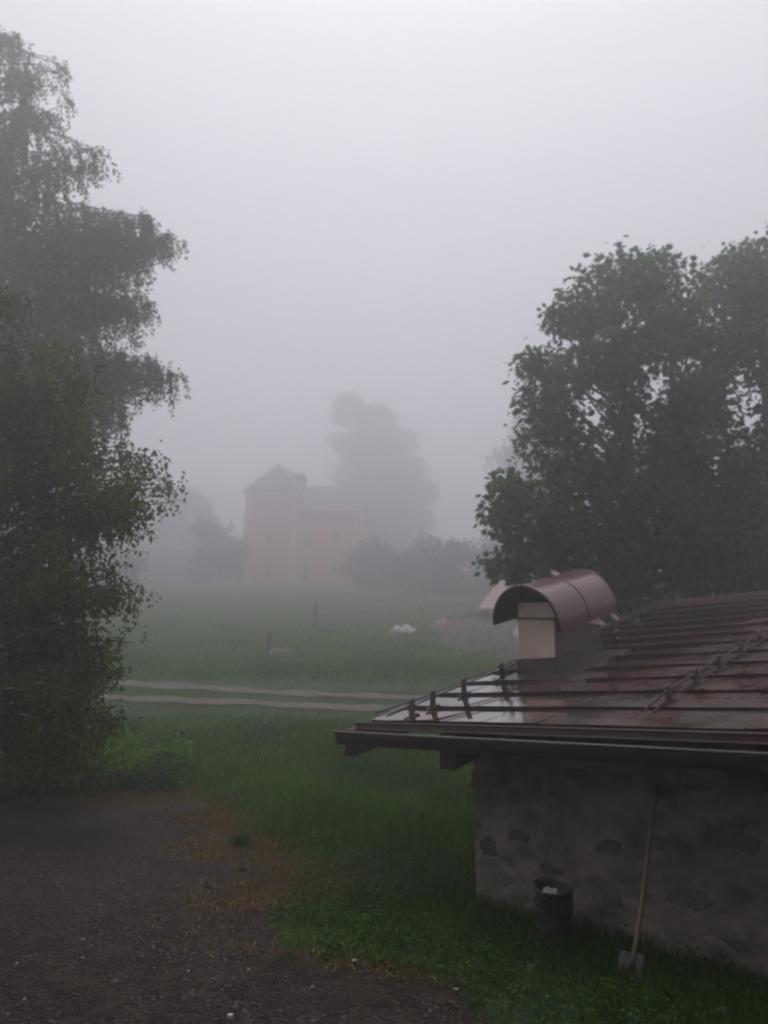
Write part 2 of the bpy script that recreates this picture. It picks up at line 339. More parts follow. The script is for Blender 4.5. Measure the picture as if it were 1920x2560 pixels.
# exposed stones in low relief
s_ = b_
spots = [(1225, 1952, .30, .10), (1330, 1958, .13, .09), (1222, 2118, .12, .10), (1300, 2090, .16, .06), (1520, 2118, .14, .07), (1652, 2106, .10, .06), (1710, 2120, .08, .05),
         (1815, 2090, .22, .11), (1870, 2110, .10, .07), (1720, 2245, .22, .09), (1530, 2250, .12, .05), (1450, 1940, .2, .06), (1215, 1990, .07, .07), (1880, 2370, .25, .05), (1640, 1972, .05, .10), (1740, 1968, .12, .03), (1380, 2190, .14, .13), (1250, 2200, .12, .05)]
for (px, py, hw, hh) in spots:
    u0, v0, z0 = onwall(px, py, VW); k = 14
    outl = [(u0+hw*(1+.28*random.uniform(-1, 1))*abs(math.cos(2*math.pi*j/k))**.6*math.copysign(1, math.cos(2*math.pi*j/k)), z0+hh*(1+.3*random.uniform(-1, 1))*abs(math.sin(2*math.pi*j/k))**.7*math.copysign(1, math.sin(2*math.pi*j/k))) for j in range(k)]
    inn = [(u0+(p[0]-u0)*.8, z0+(p[1]-z0)*.78) for p in outl]
    vs = [(p[0], VW+.02, p[1]) for p in outl]+[(p[0], VW-.007-random.uniform(0, .006), p[1]) for p in inn]
    s_.add(vs, [tuple(range(k, 2*k))]+[(j, (j+1) % k, (j+1) % k+k, j+k) for j in range(k)], 1)
wall = s_.build('wall', [M_WALL, M_STONE], barn)
# roof: 13 courses of sheets, each with its own small tilt and a raised front edge
V_ = []; T_ = []
def rp(u, s, h): return (u, s*math.cos(RP)-h*math.sin(RP), s*math.sin(RP)+h*math.cos(RP))
for side in (0, 1):
    for k in range(NC):
        u = -.02; off = .0
        first = random.uniform(.3, .6)
        while u < UL:
            wd = first if u < 0 else .58
            u1 = min(u+wd, UL); flush = random.random() < (.14 if k in (2, 3, 4, 5) else .03)
            hf = .008 if flush else random.uniform(.028, .036); tl = random.uniform(-.003, .003)
            s0, s1 = k*CS-.03, (k+1)*CS+.0
            q = [rp(u, s0, hf+tl), rp(u1, s0, hf-tl), rp(u1, s1, .002), rp(u, s1, .002)]
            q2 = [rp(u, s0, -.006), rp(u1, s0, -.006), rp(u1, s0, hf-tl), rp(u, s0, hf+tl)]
            if side: q = [(a1, 2*VR-b1, c1) for a1, b1, c1 in q][::-1]; q2 = [(a1, 2*VR-b1, c1) for a1, b1, c1 in q2][::-1]
            V_ += q+q2; tv = random.random(); T_ += [tv, tv*.3]; u = u1
roof = np_mesh('roof', np.array(V_), 4, M_ROOF, barn, tint=T_); roof.data.materials.append(M_SOOTSHADE)
roof.data.polygons.foreach_set('material_index', [i % 2 for i in range(len(T_))])  # front edges get the dark material: painted shadow lines between courses
b_ = MB()       # boarding under the sheets, and the verge
for sg in (0, 1):
    f_ = (lambda y: y) if not sg else (lambda y: 2*VR-y)
    p = [(-.0, f_(0), -.04), (UL, f_(0), -.04), (UL, VR, ZR-.04), (-.0, VR, ZR-.04), (-.0, f_(0), -.012), (UL, f_(0), -.012), (UL, VR, ZR-.012), (-.0, VR, ZR-.012)]
    b_.hexa(p)
b_.build('roof_boarding', M_WOOD, barn)
b_ = MB(); b_.tube([(-.02, VR, ZR+.01), (UL, VR, ZR+.01)], .06, 10); b_.build('ridge_cover', M_TRIM, roof, smooth=True)
b_ = MB(); b_.hexa([(-.06, -.02, -.10), (-.025, -.02, -.10), (-.025, VR, ZR-.10), (-.06, VR, ZR-.10), (-.06, -.02, .02), (-.025, -.02, .02), (-.025, VR, ZR+.02), (-.06, VR, ZR+.02)])
b_.build('verge_board', M_TRIM, roof)
# eave trim: drip edge lip, fascia and half-round gutter
b_ = MB(); b_.box((-.27, -.045, -.085), (UL, -.012, -.006)); b_.tube([(-.27, -.05, -.012), (UL, -.05, -.012)], .012, 8); b_.tube([(-.27, -.055, -.075), (UL, -.055, -.075)], .010, 8)
b_.build('eave_trim', M_TRIM, barn, smooth=False)
b_ = MB(); k = 14; g0, g1 = -.43, UL+.1; vs = []
for (u, dz) in ((g0, .0), (g1, -.055)):
    for rr in (.068, .062):
        for j in range(k+1):
            t_ = math.pi+math.pi*j/k; vs.append((u, -.130+rr*math.cos(t_), -.112+dz+rr*1.9*math.sin(t_)))
n1 = k+1; fs = []
for j in range(k):
    fs += [(j, j+1, 2*n1+j+1, 2*n1+j), (n1+j, 3*n1+j, 3*n1+j+1, n1+j+1), (j, n1+j, n1+j+1, j+1)]
fs += [(0, 2*n1, 3*n1, n1), (k, n1+k, 3*n1+k, 2*n1+k)]
b_.add(vs, fs); b_.add(vs[:n1], [tuple(range(n1))]); b_.tube([(g0, -.200, -.110), (g1, -.200, -.165)], .013, 8)
gut = b_.build('gutter', M_GUT, barn, smooth=False)
for u in np.arange(.2, UL, .9):
    b_ = MB(); b_.box((u, -.21, -.118-.055*u/UL), (u+.03, -.05, -.108-.055*u/UL)); b_.build('gutter_clip', M_IRON, gut)
for u0, wd, hh in ((-.45, .17, .21), (.925, .20, .26), (3.62, .22, .26), (6.3, .2, .24)):
    b_ = MB(); v0, v1 = (-.035, VW+.3); zt = -.155; dz = (v1-v0)*TR
    vs = [(u0, v0, zt-hh), (u0+wd, v0, zt-hh), (u0+wd, v1, zt-hh+dz), (u0, v1, zt-hh+dz), (u0, v0, -.09), (u0+wd, v0, -.09), (u0+wd, v1, -.09+dz), (u0, v1, -.09+dz)]
    if u0 < 0: vs = [(u, min(v, VW+.3), z) for u, v, z in vs]
    b_.hexa(vs); b_.build('rafter', M_WOOD, barn, bevel=.006)
# rails and their brackets up the slope
def bracket(u, s, h=.2):
    b_ = MB(); z0 = .02; w_ = .018
    b_.hexa([rp(u-w_, s-.03, z0), rp(u+w_, s-.03, z0), rp(u+w_, s+.03, z0), rp(u-w_, s+.03, z0), rp(u-w_*.9, s+h*.285-.03, h-.01), rp(u+w_*.9, s+h*.285-.03, h-.01), rp(u+w_*.9, s+h*.285+.02, h), rp(u-w_*.9, s+h*.285+.02, h)])
    b_.hexa([rp(u-.02, s-.10, z0), rp(u+.02, s-.10, z0), rp(u+.02, s+.10, z0), rp(u-.02, s+.10, z0), rp(u-.02, s-.10, z0+.02), rp(u+.02, s-.10, z0+.02), rp(u+.02, s+.10, z0+.02), rp(u-.02, s+.10, z0+.02)])
    b_.build('roof_bracket', M_IRON, roof)
UA = .42
for s in [.12, .45, .98, 1.70, 2.4, 3.1, 3.8, 4.5, 5.2, 5.9, 6.6]: bracket(UA, s, .20)
for k in range(9): bracket(2.93, .65+.57*k, .17)
b_ = MB(); b_.tube([rp(UA-.30, -.10, .12), rp(UA-.05, .45, .15), rp(UA-.03, 3.5, .16), rp(UA, NC*CS-.1, .15)], .008, 6); b_.build('rail', M_RAIL, roof)
b_ = MB(); b_.tube([rp(UA-.24, .0, .06), rp(UA-.04, .5, .12), rp(UA-.03, 3.5, .13), rp(UA, NC*CS-.1, .12)], .008, 6); b_.build('rail', M_RAIL, roof)
for h in (.13, .06):
    b_ = MB(); b_.tube([rp(2.90, .25, h-.06), rp(2.93, .65, h), rp(2.94, 5.3, h)], .010, 6); b_.build('rail', M_RAIL, roof)
# chimney
CU0, CU1, CV0, CV1 = .535, 1.04, 1.83, 2.80
zf = CV0*TR
b_ = MB(); b_.box((CU0, CV0, .2), (CU1, CV1, zf+.78)); ch = b_.build('chimney', M_CHIM, barn, bevel=.012)
b_ = MB(); b_.box((CU1+.003, CV0-.004, zf+.05), (CU1+.016, CV1+.004, zf+.655)); b_.build('side_panel', M_SIDEPANEL, ch)  # thin panel, darker than the front, covering the right side
b_ = MB(); d = .022
b_.prism([(CV0-d, zf-.1), (CV1+d, CV1*TR-.1), (CV1+d, CV1*TR+.22), (CV0-d, zf+.20)], CU0-d, CU1+d, 0, 'x')
b_.prism([(CV0-.30, zf-.30*TR-.02), (CV1+.16, (CV1+.16)*TR-.02), (CV1+.16, (CV1+.16)*TR+.034), (CV0-.30, zf-.30*TR+.034)], CU0-.10, CU1+.34, 0, 'x')
b_.build('flashing', M_FLASH, ch)
b_ = MB(); Mx = Matrix.Rotation(R(5), 4, 'Y'); C0 = Vector(((CU0+CU1)/2, (CV0+CV1)/2, zf+.66))
b_.box((-.275, -.495, -.012), (.275, .495, .018), M=Matrix.Translation(C0)@Mx); b_.build('joint_band', M_FLASH, ch)
b_ = MB(); b_.box((-.262, -.482, .018), (.275, .49, .20), M=Matrix.Translation(C0)@Mx); b_.build('chimney_head', M_CHIM, ch, bevel=.012)
b_ = MB(); k = 28; r0, r1 = .47, .452; L0, L1 = -.68, .62
Mc = Matrix.Translation(Vector((C0.x, C0.y, zf+.75)))@Matrix.Rotation(R(9), 4, 'Y')@Matrix.Rotation(RP, 4, 'X')
def arc(r, y): return [Mc@Vector((-r*math.cos(math.pi*(-.02+1.04*j/k)), y, r*math.sin(math.pi*(-.02+1.04*j/k)))) for j in range(k+1)]
vs = arc(r0, L0)+arc(r1, L0)+arc(r0, L1)+arc(r1, L1); n1 = k+1
fo = [(j, j+1, 2*n1+j+1, 2*n1+j) for j in range(k)]; fi = [(n1+j, 3*n1+j, 3*n1+j+1, n1+j+1) for j in range(k)]
rim = [(j, n1+j, n1+j+1, j+1) for j in range(k)]+[(2*n1+j, 2*n1+j+1, 3*n1+j+1, 3*n1+j) for j in range(k)]+[(0, 2*n1, 3*n1, n1), (k, n1+k, 3*n1+k, 2*n1+k)]
b_.add(vs, fo, 0); b_.add(vs, fi+rim, 1); b_.add([Mc@Vector((p[0], .35, p[1])) for p in [(-r1*math.cos(math.pi*j/k), r1*math.sin(math.pi*j/k)) for j in range(k+1)]], [tuple(range(k+1))], 1)
for y_ in (L0+.012, L1-.012, -.05): b_.tube([Mc@Vector((-(r0+.004)*math.cos(math.pi*(-.02+1.04*j/k)), y_, (r0+.004)*math.sin(math.pi*(-.02+1.04*j/k)))) for j in range(k+1)], .009 if y_ != -.05 else .005, 6)
cap = b_.build('chimney_cap', [M_CAP, M_SOOTSHADE], ch); cap.data.polygons.foreach_set('use_smooth', [i < k*2 for i in range(len(cap.data.polygons))])
b_ = MB()
for sx in (-1, 1):
    for sy in (-.4, .35): b_ = MB(); b_.tube([Mc@Vector((sx*.22, sy, -.12)), Mc@Vector((sx*.24, sy, .38))], .012, 6); b_.build('cap_strut', M_SOOTSHADE, ch)

# ------------------------------------------------------------------ unseen house added behind the viewer to block sky light from the yard
fh = empty('unseen_shade_house', (0, -.75, -.2)); tag(fh, 'unseen plastered house added behind the viewer to shade the near ground', 'house')
b_ = MB(); b_.prism([(-9, -.6), (7, -.6), (7, 6.4), (-9, 6.4)], -9, 0); b_.build('wall', M_HOUSEW, fh)
b_ = MB(); b_.prism([(-9.9, 6.45), (7.9, 6.45), (7.9, 6.65), (-9.9, 6.65)], -9.6, .75); b_.prism([(-9.5, 6.65), (7.5, 6.65), (-1, 10.2)], -9.3, .5); b_.build('roof', M_TRIM, fh)
for (x, z) in ((-6, 1.2), (-3, 1.2), (4.6, 1.2), (-6, 4), (-3, 4), (0, 4), (4.6, 4)):
    b_ = MB(); b_.box((x-.5, .003, z), (x+.5, .05, z+1.3)); wq = b_.build('window', M_WIN, fh)
    b_ = MB(); b_.box((x-.62, .003, z-.12), (x+.62, .12, z-.03)); b_.build('sill', M_CONC, wq)

# ------------------------------------------------------------------ shovel and bucket by the wall
top = bw(*onwall(1645, 1966, VW-.03)); botg = G(1572, 2455); bot = np.array([botg[0], botg[1], botg[2]-.03])
nk = bot+(top-bot)*.06
b_ = MB(); sh = empty('shovel', bot); tag(sh, 'long-handled shovel leaning on the stone wall with its muddy blade in the grass', 'shovel')
d_ = Vector(top-bot); L = d_.length; dn = d_.normalized()
pts = [Vector((0, 0, 0))+dn*(L*t_)+Vector((.006*math.sin(t_*5), 0, 0)) for t_ in np.linspace(.14, 1, 9)]
b_.tube(pts, [.019, .019, .018, .017, .017, .016, .016, .016, .017], 10); b_.build('handle', M_HANDLE, sh, smooth=True)
b_ = MB(); sidev = dn.cross(Vector((-DH[0], -DH[1], 0))).normalized(); nrm = sidev.cross(dn).normalized()
b_.tube([dn*(L*.08), dn*(L*.17)], [.024, .021], 10); b_.build('socket', M_BLADE, sh, smooth=True)
b_ = MB(); rows_ = []
for i_, (tt_, wd_) in enumerate([(.22, .075), (.20, .095), (.15, .10), (.08, .095), (.0, .06), (-.05, .012)]):
    for q_ in (-1, -.5, 0, .5, 1): rows_.append(dn*(tt_)+sidev*(wd_*q_)+nrm*(.028*q_*q_-.01))
fs = [(i_*5+j, i_*5+j+1, i_*5+j+6, i_*5+j+5) for i_ in range(5) for j in range(4)]
b_.add(rows_, fs); bl = b_.build('blade', M_BLADE, sh, smooth=True); sm = bl.modifiers.new('thick', 'SOLIDIFY'); sm.thickness = .006
b_ = MB(); b_.tube([dn*(L*.955), dn*(L*1.0)], .024, 10); b_.tube([dn*L-sidev*.05, dn*L+sidev*.05], .017, 8); b_.build('grip', M_IRON, sh, smooth=True)
bg_ = G(1392, 2352); bz = terr(bg_[0], bg_[1])
bk = empty('bucket', (bg_[0], bg_[1], bz-.02)); bk.rotation_euler = (R(13), R(-4), 0); tag(bk, 'rusty open metal bucket with white litter inside, standing in weeds by the wall', 'bucket')
b_ = MB(); k = 28; prof = [(.125, 0), (.132, .02), (.160, .46), (.172, .475), (.172, .49), (.160, .485), (.150, .44), (.12, .1), (.0, .1)]
vs = [(r_*math.cos(2*math.pi*j/k), r_*math.sin(2*math.pi*j/k), z) for r_, z in prof for j in range(k)]
b_.add(vs, [(i_*k+j, i_*k+(j+1) % k, (i_+1)*k+(j+1) % k, (i_+1)*k+j) for i_ in range(len(prof)-1) for j in range(k)]); b_.build('pail', M_BUCKET, bk, smooth=True)
b_ = MB(); b_.tube([(.172*math.cos(t_), .05*math.sin(t_)-.17*0+.0, .47-.14*math.sin(t_)) for t_ in np.linspace(math.pi, 0, 14)], .006, 6)
hd = b_.build('handle', M_IRON, bk); hd.location = (0, -.0, 0); hd.rotation_euler = (0, 0, R(70)); hd.scale = (1.0, 3.2, 1)
b_ = MB()
for j in range(9):
    a_ = random.uniform(0, 6.28); c_ = Vector((-.05+.04*math.cos(a_), -.04+.03*math.sin(a_), .43+.02*random.random())); s1 = Vector((random.uniform(-1, 1), random.uniform(-1, 1), random.uniform(-.3, .6))).normalized()*.038; s2 = s1.orthogonal().normalized()*.026
    b_.add([c_-s1-s2, c_+s1-s2, c_+s1+s2, c_-s1+s2, c_+Vector((0, 0, .02))], [(0, 1, 4), (1, 2, 4), (2, 3, 4), (3, 0, 4)])
pl = b_.build('crumpled_paper', M_PAPER); pl.location = (bg_[0], bg_[1], bz-.02); pl.rotation_euler = (R(13), R(-4), 0)
tag(pl, 'crumpled white paper lying inside the rusty bucket', 'litter')

# ------------------------------------------------------------------ leaves, trees
def unit(a): return a/np.maximum(np.linalg.norm(a, axis=-1, keepdims=True), 1e-9)
LOBE = np.array([(0, 0), (.20, .02), (.55, .22), (.30, .36), (.48, .72), (.16, .60), (0, 1.0), (-.16, .60), (-.48, .72), (-.30, .36), (-.55, .22), (-.20, .02)])
RHOMB = np.array([(0, 0), (.36, .38), (0, 1.0), (-.36, .38)])
OVAL = np.array([(0, 0), (.30, .25), (.32, .6), (0, 1.), (-.32, .6), (-.30, .25)])
def leaves(name, P, dirs, nrm, size, tmpl, mat_, parent, tint, curl=.15):
    """flat leaf shapes with a little bend, one face each"""
    d = unit(dirs); n_ = unit(nrm-d*(nrm*d).sum(1, keepdims=True)); s = np.cross(d, n_); k = len(tmpl)
    tx = tmpl[:, 0][None, :, None]; ty = tmpl[:, 1][None, :, None]; S = size[:, None, None]
    V = P[:, None]+S*(s[:, None]*tx+d[:, None]*ty-n_[:, None]*(ty**2*curl))
    org = np.array(parent.location) if parent else np.zeros(3)
    o = np_mesh(name, (V-org).reshape(-1, 3), k, mat_, parent, tint=tint)
    return o
def limb_path(a, b, sag=.0, rise=.25, k=7):
    a = np.array(a); b = np.array(b); t = np.linspace(0, 1, k)[:, None]; L = np.linalg.norm(b-a)
    p = a*(1-t)+b*t; p[:, 2] += (rise*L*np.sin(t[:, 0]*math.pi)); p[:, :2] += rng.normal(0, .02*L, (k, 2))*np.sin(t*math.pi); return p
def broad_tree(name, label, base, D, clumps, mat_, leaf, n_per, lsz=.15, bark=M_BARK, group=None, cat='tree', jit=1.5, trunk_r=.2, tmpl=LOBE, toph=None, flat=.8):
    bx, by = base; bz_ = float(terr(bx, by)); t = empty(name, (bx, by, bz_-.1)); tag(t, label, cat, group)
    pp, cl = F/D, []
    for (px, py, r_) in clumps:
        for q in range(3 if jit > .5 else 2):
            c_ = at(px+random.gauss(0, .35)*r_, py+random.gauss(0, .3)*r_, D+random.uniform(-jit, jit)); cl.append((c_, r_/pp*random.uniform(.62, .95)))
    zt = max(c_[2] for c_, _ in cl); top_ = np.array([bx+.2, by, zt-.6]) if toph is None else np.array([bx, by, toph])
    b_ = MB(); org = np.array(t.location)
    tp = [np.array([bx, by, bz_-.1])*(1-s)+top_*s+np.array([.25*math.sin(s*4+bx), .2*math.sin(s*3+by), 0])*s for s in np.linspace(0, 1, 9)]
    b_.tube([p-org for p in tp], [trunk_r*(1-.85*s)+.01 for s in np.linspace(0, 1, 9)], 10)
    for c_, r_ in cl:
        h = max(bz_+1.5, c_[2]-random.uniform(.6, 1.6)-.25*np.hypot(c_[0]-bx, c_[1]-by)); s = min(max((h-bz_)/(zt-bz_), .1), .95)
        i_ = s*8; j = int(i_); a_ = tp[j]*(1-i_+j)+tp[min(j+1, 8)]*(i_-j)
        lp = limb_path(a_, c_, rise=.06); b_.tube([p-org for p in lp], list(np.linspace(.055*(1-s*.5), .012, len(lp))), 6)
        for q in range(4):
            e_ = c_+rng.normal(0, 1, 3)*r_*.6; lp2 = limb_path(lp[4], e_, rise=.05, k=4); b_.tube([p-org for p in lp2], [.014, .01, .007, .004], 5)
    b_.build('trunk', bark, t, smooth=True)
    Ps, Ds, Ns, Ss, Ts = [], [], [], [], []
    for c_, r_ in cl:
        n_ = int(n_per*(r_/.7)**2); nt_ = max(6, n_//9)
        u_ = unit(rng.normal(0, 1, (nt_, 3))); rad = r_*rng.uniform(.35, 1.0, (nt_, 1))**.6*(1+.20*rng.normal(0, 1, (nt_, 1)))
        tw = c_+u_*rad*np.array([1.1, 1.1, flat])
        P = np.repeat(tw, 9, 0)+rng.normal(0, lsz*.85, (nt_*9, 3)); o_ = unit(P-c_)
        dr = unit(o_*.8+rng.normal(0, .6, P.shape)+np.array([0, 0, -.35])); nn_ = unit(np.array([0, 0, 1.])+o_*.5+rng.normal(0, .5, P.shape))
        Ps.append(P); Ds.append(dr); Ns.append(nn_); Ss.append(lsz*rng.uniform(.65, 1.2, len(P)))
        Ts.append(np.clip(rng.normal(.42+random.gauss(0, .12), .2, len(P)), 0, 1))
    leaves('crown', np.vstack(Ps), np.vstack(Ds), np.vstack(Ns), np.concatenate(Ss), tmpl, mat_, t, np.concatenate(Ts))
    return t
def weeping_tree(name, label, base, D, tips, mat_, strand, dens, lsz, jit=1.2, trunk_r=.2, group=None, toppx=None, bark=M_BIRCH, tmpl=RHOMB, cat='birch', width=.55, spread=.10):
    bx, by = base; bz_ = float(terr(bx, by)); t = empty(name, (bx, by, bz_-.1)); tag(t, label, cat, group); org = np.array(t.location)
    top_ = at(*toppx, D); tp = [np.array([bx, by, bz_-.1])*(1-s)+top_*s+np.array([.2*math.sin(s*5), .15*math.sin(s*4), 0]) for s in np.linspace(0, 1, 12)]
    b_ = MB(); b_.tube([p-org for p in tp], [trunk_r*(1-.9*s)+.01 for s in np.linspace(0, 1, 12)], 10)
    w_ = MB(); P_, D_, N_, S_, T_2 = [], [], [], [], []
    for (px, py, hang) in tips:
        for q in range(3):
            e_ = at(px+random.gauss(0, 12 if q else 0), py+random.gauss(0, 14 if q else 0), D+random.uniform(-jit, jit)*(0.3 if q == 0 else 1))
            hs_ = np.hypot(e_[0]-bx, e_[1]-by); zs = max(bz_+1.0, e_[2]-.35*hs_-random.uniform(.1, .7)); s = min(max((zs-tp[0][2])/(top_[2]-tp[0][2]), .05), .97)*11
            j = int(s); a_ = tp[j]*(1-s+j)+tp[min(j+1, 11)]*(s-j); lp = limb_path(a_, e_, rise=.13, k=12)
            b_.tube([p-org for p in lp], list(np.linspace(.045, .006, 12)), 6)
            ns = int(strand*hs_/2.0)+3
            tone = random.gauss(.45, .13)
            for k in range(ns):
                f_ = random.uniform(.30, 1.0)**.75*11; j = min(int(f_), 10); s0 = lp[j]*(1-f_+j)+lp[j+1]*(f_-j)
                s0 = s0+rng.normal(0, spread, 3)*np.array([1, 1, .6])
                Ln = hang*random.uniform(.35, 1.6)*(.55+.45*f_/11); sw = rng.normal(0, .10, 2); m_ = 8
                tt_ = np.linspace(0, 1, m_)[:, None]; out_ = np.array([sw[0]+.18*(e_[0]-a_[0])/max(hs_, .5), sw[1]])
                sp_ = np.hstack([s0[:2]+out_*tt_**.6*min(Ln, 1), s0[2]-Ln*tt_**1.15+.06*np.sin(tt_*3)])
                if k % 2 == 0: w_.tube([p-org for p in sp_[::2]], [.005, .004, .003, .002], 3, caps=False)
                nl = int(dens*Ln)+4; f2 = rng.uniform(0, m_-1.001, nl); j2 = f2.astype(int); P = sp_[j2]*(1-f2+j2)[:, None]+sp_[j2+1]*(f2-j2)[:, None]+rng.normal(0, .045*width/.55, (nl, 3))
                P_.append(P); D_.append(unit(rng.normal(0, .55, (nl, 3))+np.array([0, 0, -.9]))); N_.append(rng.normal(0, 1, (nl, 3))); S_.append(lsz*rng.uniform(.6, 1.25, nl)); T_2.append(np.clip(rng.normal(tone, .18, nl), 0, 1))
    b_.build('trunk', bark, t, smooth=True); w_.build('hanging_twigs', M_BTWIG, t)
    print(name, 'leaves', sum(len(p) for p in P_))
    leaves('crown', np.vstack(P_), np.vstack(D_), np.vstack(N_), np.concatenate(S_), tmpl, mat_, t, np.concatenate(T_2))
    return t

GB = 'birches along the left edge'
DB = 19.5; bb = at(-60, 1700, DB)
tips = [(30, 95, .6), (-20, 130, .8), (90, 185, .9), (165, 168, .5), (60, 260, 1.2), (182, 235, .6), (130, 300, 1.0), (30, 380, 1.5), (110, 400, 1.4), (225, 375, .8), (180, 420, 1.2), (215, 420, .6),
        (60, 520, 2.0), (150, 520, 1.8), (250, 535, 1.6), (330, 535, 1.6), (385, 545, 1.6), (430, 590, .7), (448, 625, .35), (300, 620, 2.4), (210, 640, 2.2), (100, 660, 2.0), (350, 600, 2.4),
        (380, 760, .7), (330, 770, 1.0), (270, 760, 1.4), (180, 800, 1.6), (80, 800, 1.6), (300, 880, 1.2), (390, 900, .9), (440, 935, .7), (345, 930, 1.2), (250, 930, 1.5), (160, 960, 1.5), (60, 950, 1.5), (300, 1020, .8),
        (60, 140, .8), (100, 300, 1.2), (40, 330, 1.5), (20, 470, 2.0), (100, 580, 2), (20, 620, 2), (50, 740, 2), (130, 720, 1.8), (240, 840, 1.4), (120, 880, 1.6), (20, 860, 1.6), (200, 1010, 1.2), (100, 1040, 1.2), (-60, 300, 1.5), (-80, 500, 2), (-60, 700, 2), (-80, 900, 2), (-60, 200, 1.)]
weeping_tree('weeping_birch', 'tall grey-green weeping birch, the higher and farther one along the left edge', (bb[0], DB+.3), DB, tips, F_BIRCH, 15, 36, .094, 2.4, .24, toppx=(-40, 20), group=None)
DN = 10.5; nb = at(-230, 1700, DN)
tipsN = [(210, 1400, .4), (110, 1410, .6), (200, 1010, .7), (40, 740, .5), (-20, 700, .5), (100, 860, .6), (170, 880, .5), (225, 960, .5), (130, 960, .7), (40, 930, .7), (245, 1080, .5), (160, 1090, .7), (330, 1130, .35), (378, 1155, .25), (425, 1215, .28), (345, 1225, .55), (375, 1270, .35),
         (280, 1210, .7), (200, 1190, .8), (100, 1180, .8), (20, 1120, .8), (310, 1290, .4), (240, 1330, .4), (150, 1330, .6), (60, 1330, .7), (270, 1420, .4), (345, 1480, .25), (310, 1500, .25), (210, 1450, .5), (120, 1480, .6), (30, 1500, .7),
         (230, 1560, .4), (310, 1600, .12), (250, 1620, .3), (150, 1620, .6), (70, 1650, .6), (215, 1740, .3), (300, 1810, .12), (250, 1790, .2), (160, 1770, .5), (80, 1790, .5), (20, 1770, .6), (300, 1680, .2), (260, 1700, .35), (190, 1680, .5), (120, 1690, .5), (240, 1850, .2), (270, 1660, .3), (200, 1810, .35), (20, 1500, .7), (20, 1150, .8), (60, 1000, .7), (190, 1860, .3), (110, 1870, .35), (40, 1890, .35), (-40, 1600, .8), (-40, 1300, .8), (-40, 1000, .8)]
weeping_tree('weeping_birch', 'nearer olive-green birch whose drooping leaves hang to the ground at the left edge', (nb[0], DN+.5), DN, tipsN, F_NEAR, 13, 50, .064, 1.5, .12, toppx=(-150, 640), width=.6, spread=.11)

clA = [(1290, 1215, 36), (1265, 1300, 30), (1330, 1330, 46), (1280, 1390, 36), (1400, 1100, 60), (1420, 1340, 70), (1500, 1350, 80), (1560, 700, 70), (1630, 695, 68), (1510, 690, 45), (1500, 770, 70), (1430, 825, 60), (1385, 800, 30), (1570, 820, 90), (1660, 790, 75), (1370, 905, 55), (1325, 915, 22), (1480, 920, 88), (1600, 940, 95), (1340, 985, 50), (1420, 1030, 78), (1550, 1060, 95), (1330, 1085, 46), (1450, 1150, 85),
       (1375, 1145, 45), (1255, 1218, 32), (1300, 1250, 46), (1250, 1275, 34), (1350, 1280, 62), (1450, 1280, 85), (1560, 1200, 95), (1300, 1365, 40), (1370, 1385, 62), (1245, 1412, 28), (1300, 1425, 28), (1460, 1400, 82), (1580, 1330, 95), (1560, 1440, 80), (1640, 1100, 85), (1640, 1260, 85)]
clB = [(1690, 1060, 70), (1760, 1110, 80), (1760, 1260, 90), (1690, 1200, 80), (1760, 1370, 90), (1860, 1250, 90), (1860, 1380, 90), (1650, 1350, 80), (1770, 930, 80), (1805, 690, 60), (1750, 740, 60), (1850, 770, 80), (1720, 850, 80), (1830, 880, 85), (1710, 980, 80), (1800, 1020, 85), (1890, 1120, 75), (1720, 1130, 80), (1810, 1190, 85), (1700, 1290, 85), (1820, 1320, 85), (1710, 1400, 90), (1820, 1430, 85), (1640, 1480, 60), (1900, 1420, 80), (1740, 1500, 60)]
clC = [(1850, 660, 50), (1870, 720, 60), (1905, 630, 62), (1950, 700, 85), (1900, 760, 60), (1960, 860, 90), (1930, 980, 80), (1980, 1080, 95), (1940, 1250, 90), (1990, 1350, 100), (2060, 760, 110), (2060, 950, 110), (2080, 1150, 110)]
gA = at(1585, 1600, 17.5); gB = at(1790, 1600, 18.5); gC = at(1990, 1600, 17)
broad_tree('maple_tree', 'green maple whose lobed crown reaches out left behind the barrel-capped chimney', (gA[0], 17.5), 17.5, clA, F_MAPLE, None, 290, .17, jit=1.7, trunk_r=.22)
broad_tree('maple_tree', 'darker maple behind the barn roof, second from the right edge', (gB[0], 19.5), 19.0, clB, F_MAPLE, None, 300, .165, jit=1.6, trunk_r=.2)
broad_tree('maple_tree', 'tallest maple, cut off by the right edge above the barn roof', (gC[0], 17), 17.0, clC, F_MAPLE, None, 360, .165, jit=1.5, trunk_r=.22)

sb = G(110, 2000)
broad_tree('foot_shrub', 'dark shrub at the foot of the left birches, behind the gravel yard', (sb[0], 12.6), 12.6, [(30, 1880, 60), (100, 1890, 60), (170, 1900, 50), (60, 1940, 50), (230, 1915, 40), (140, 1940, 45), (0, 1960, 50)], F_WEED, None, 900, .07, jit=.6, trunk_r=.03, tmpl=OVAL, cat='shrub')
sb = G(270, 1960)
broad_tree('foot_shrub', 'small paler green shrub right of the dark foot shrub under the birches', (sb[0], 13.2), 13.2, [(250, 1890, 36), (290, 1905, 34), (320, 1925, 24), (270, 1930, 34)], F_GRASS, None, 900, .07, jit=.4, trunk_r=.02, tmpl=OVAL, cat='shrub')
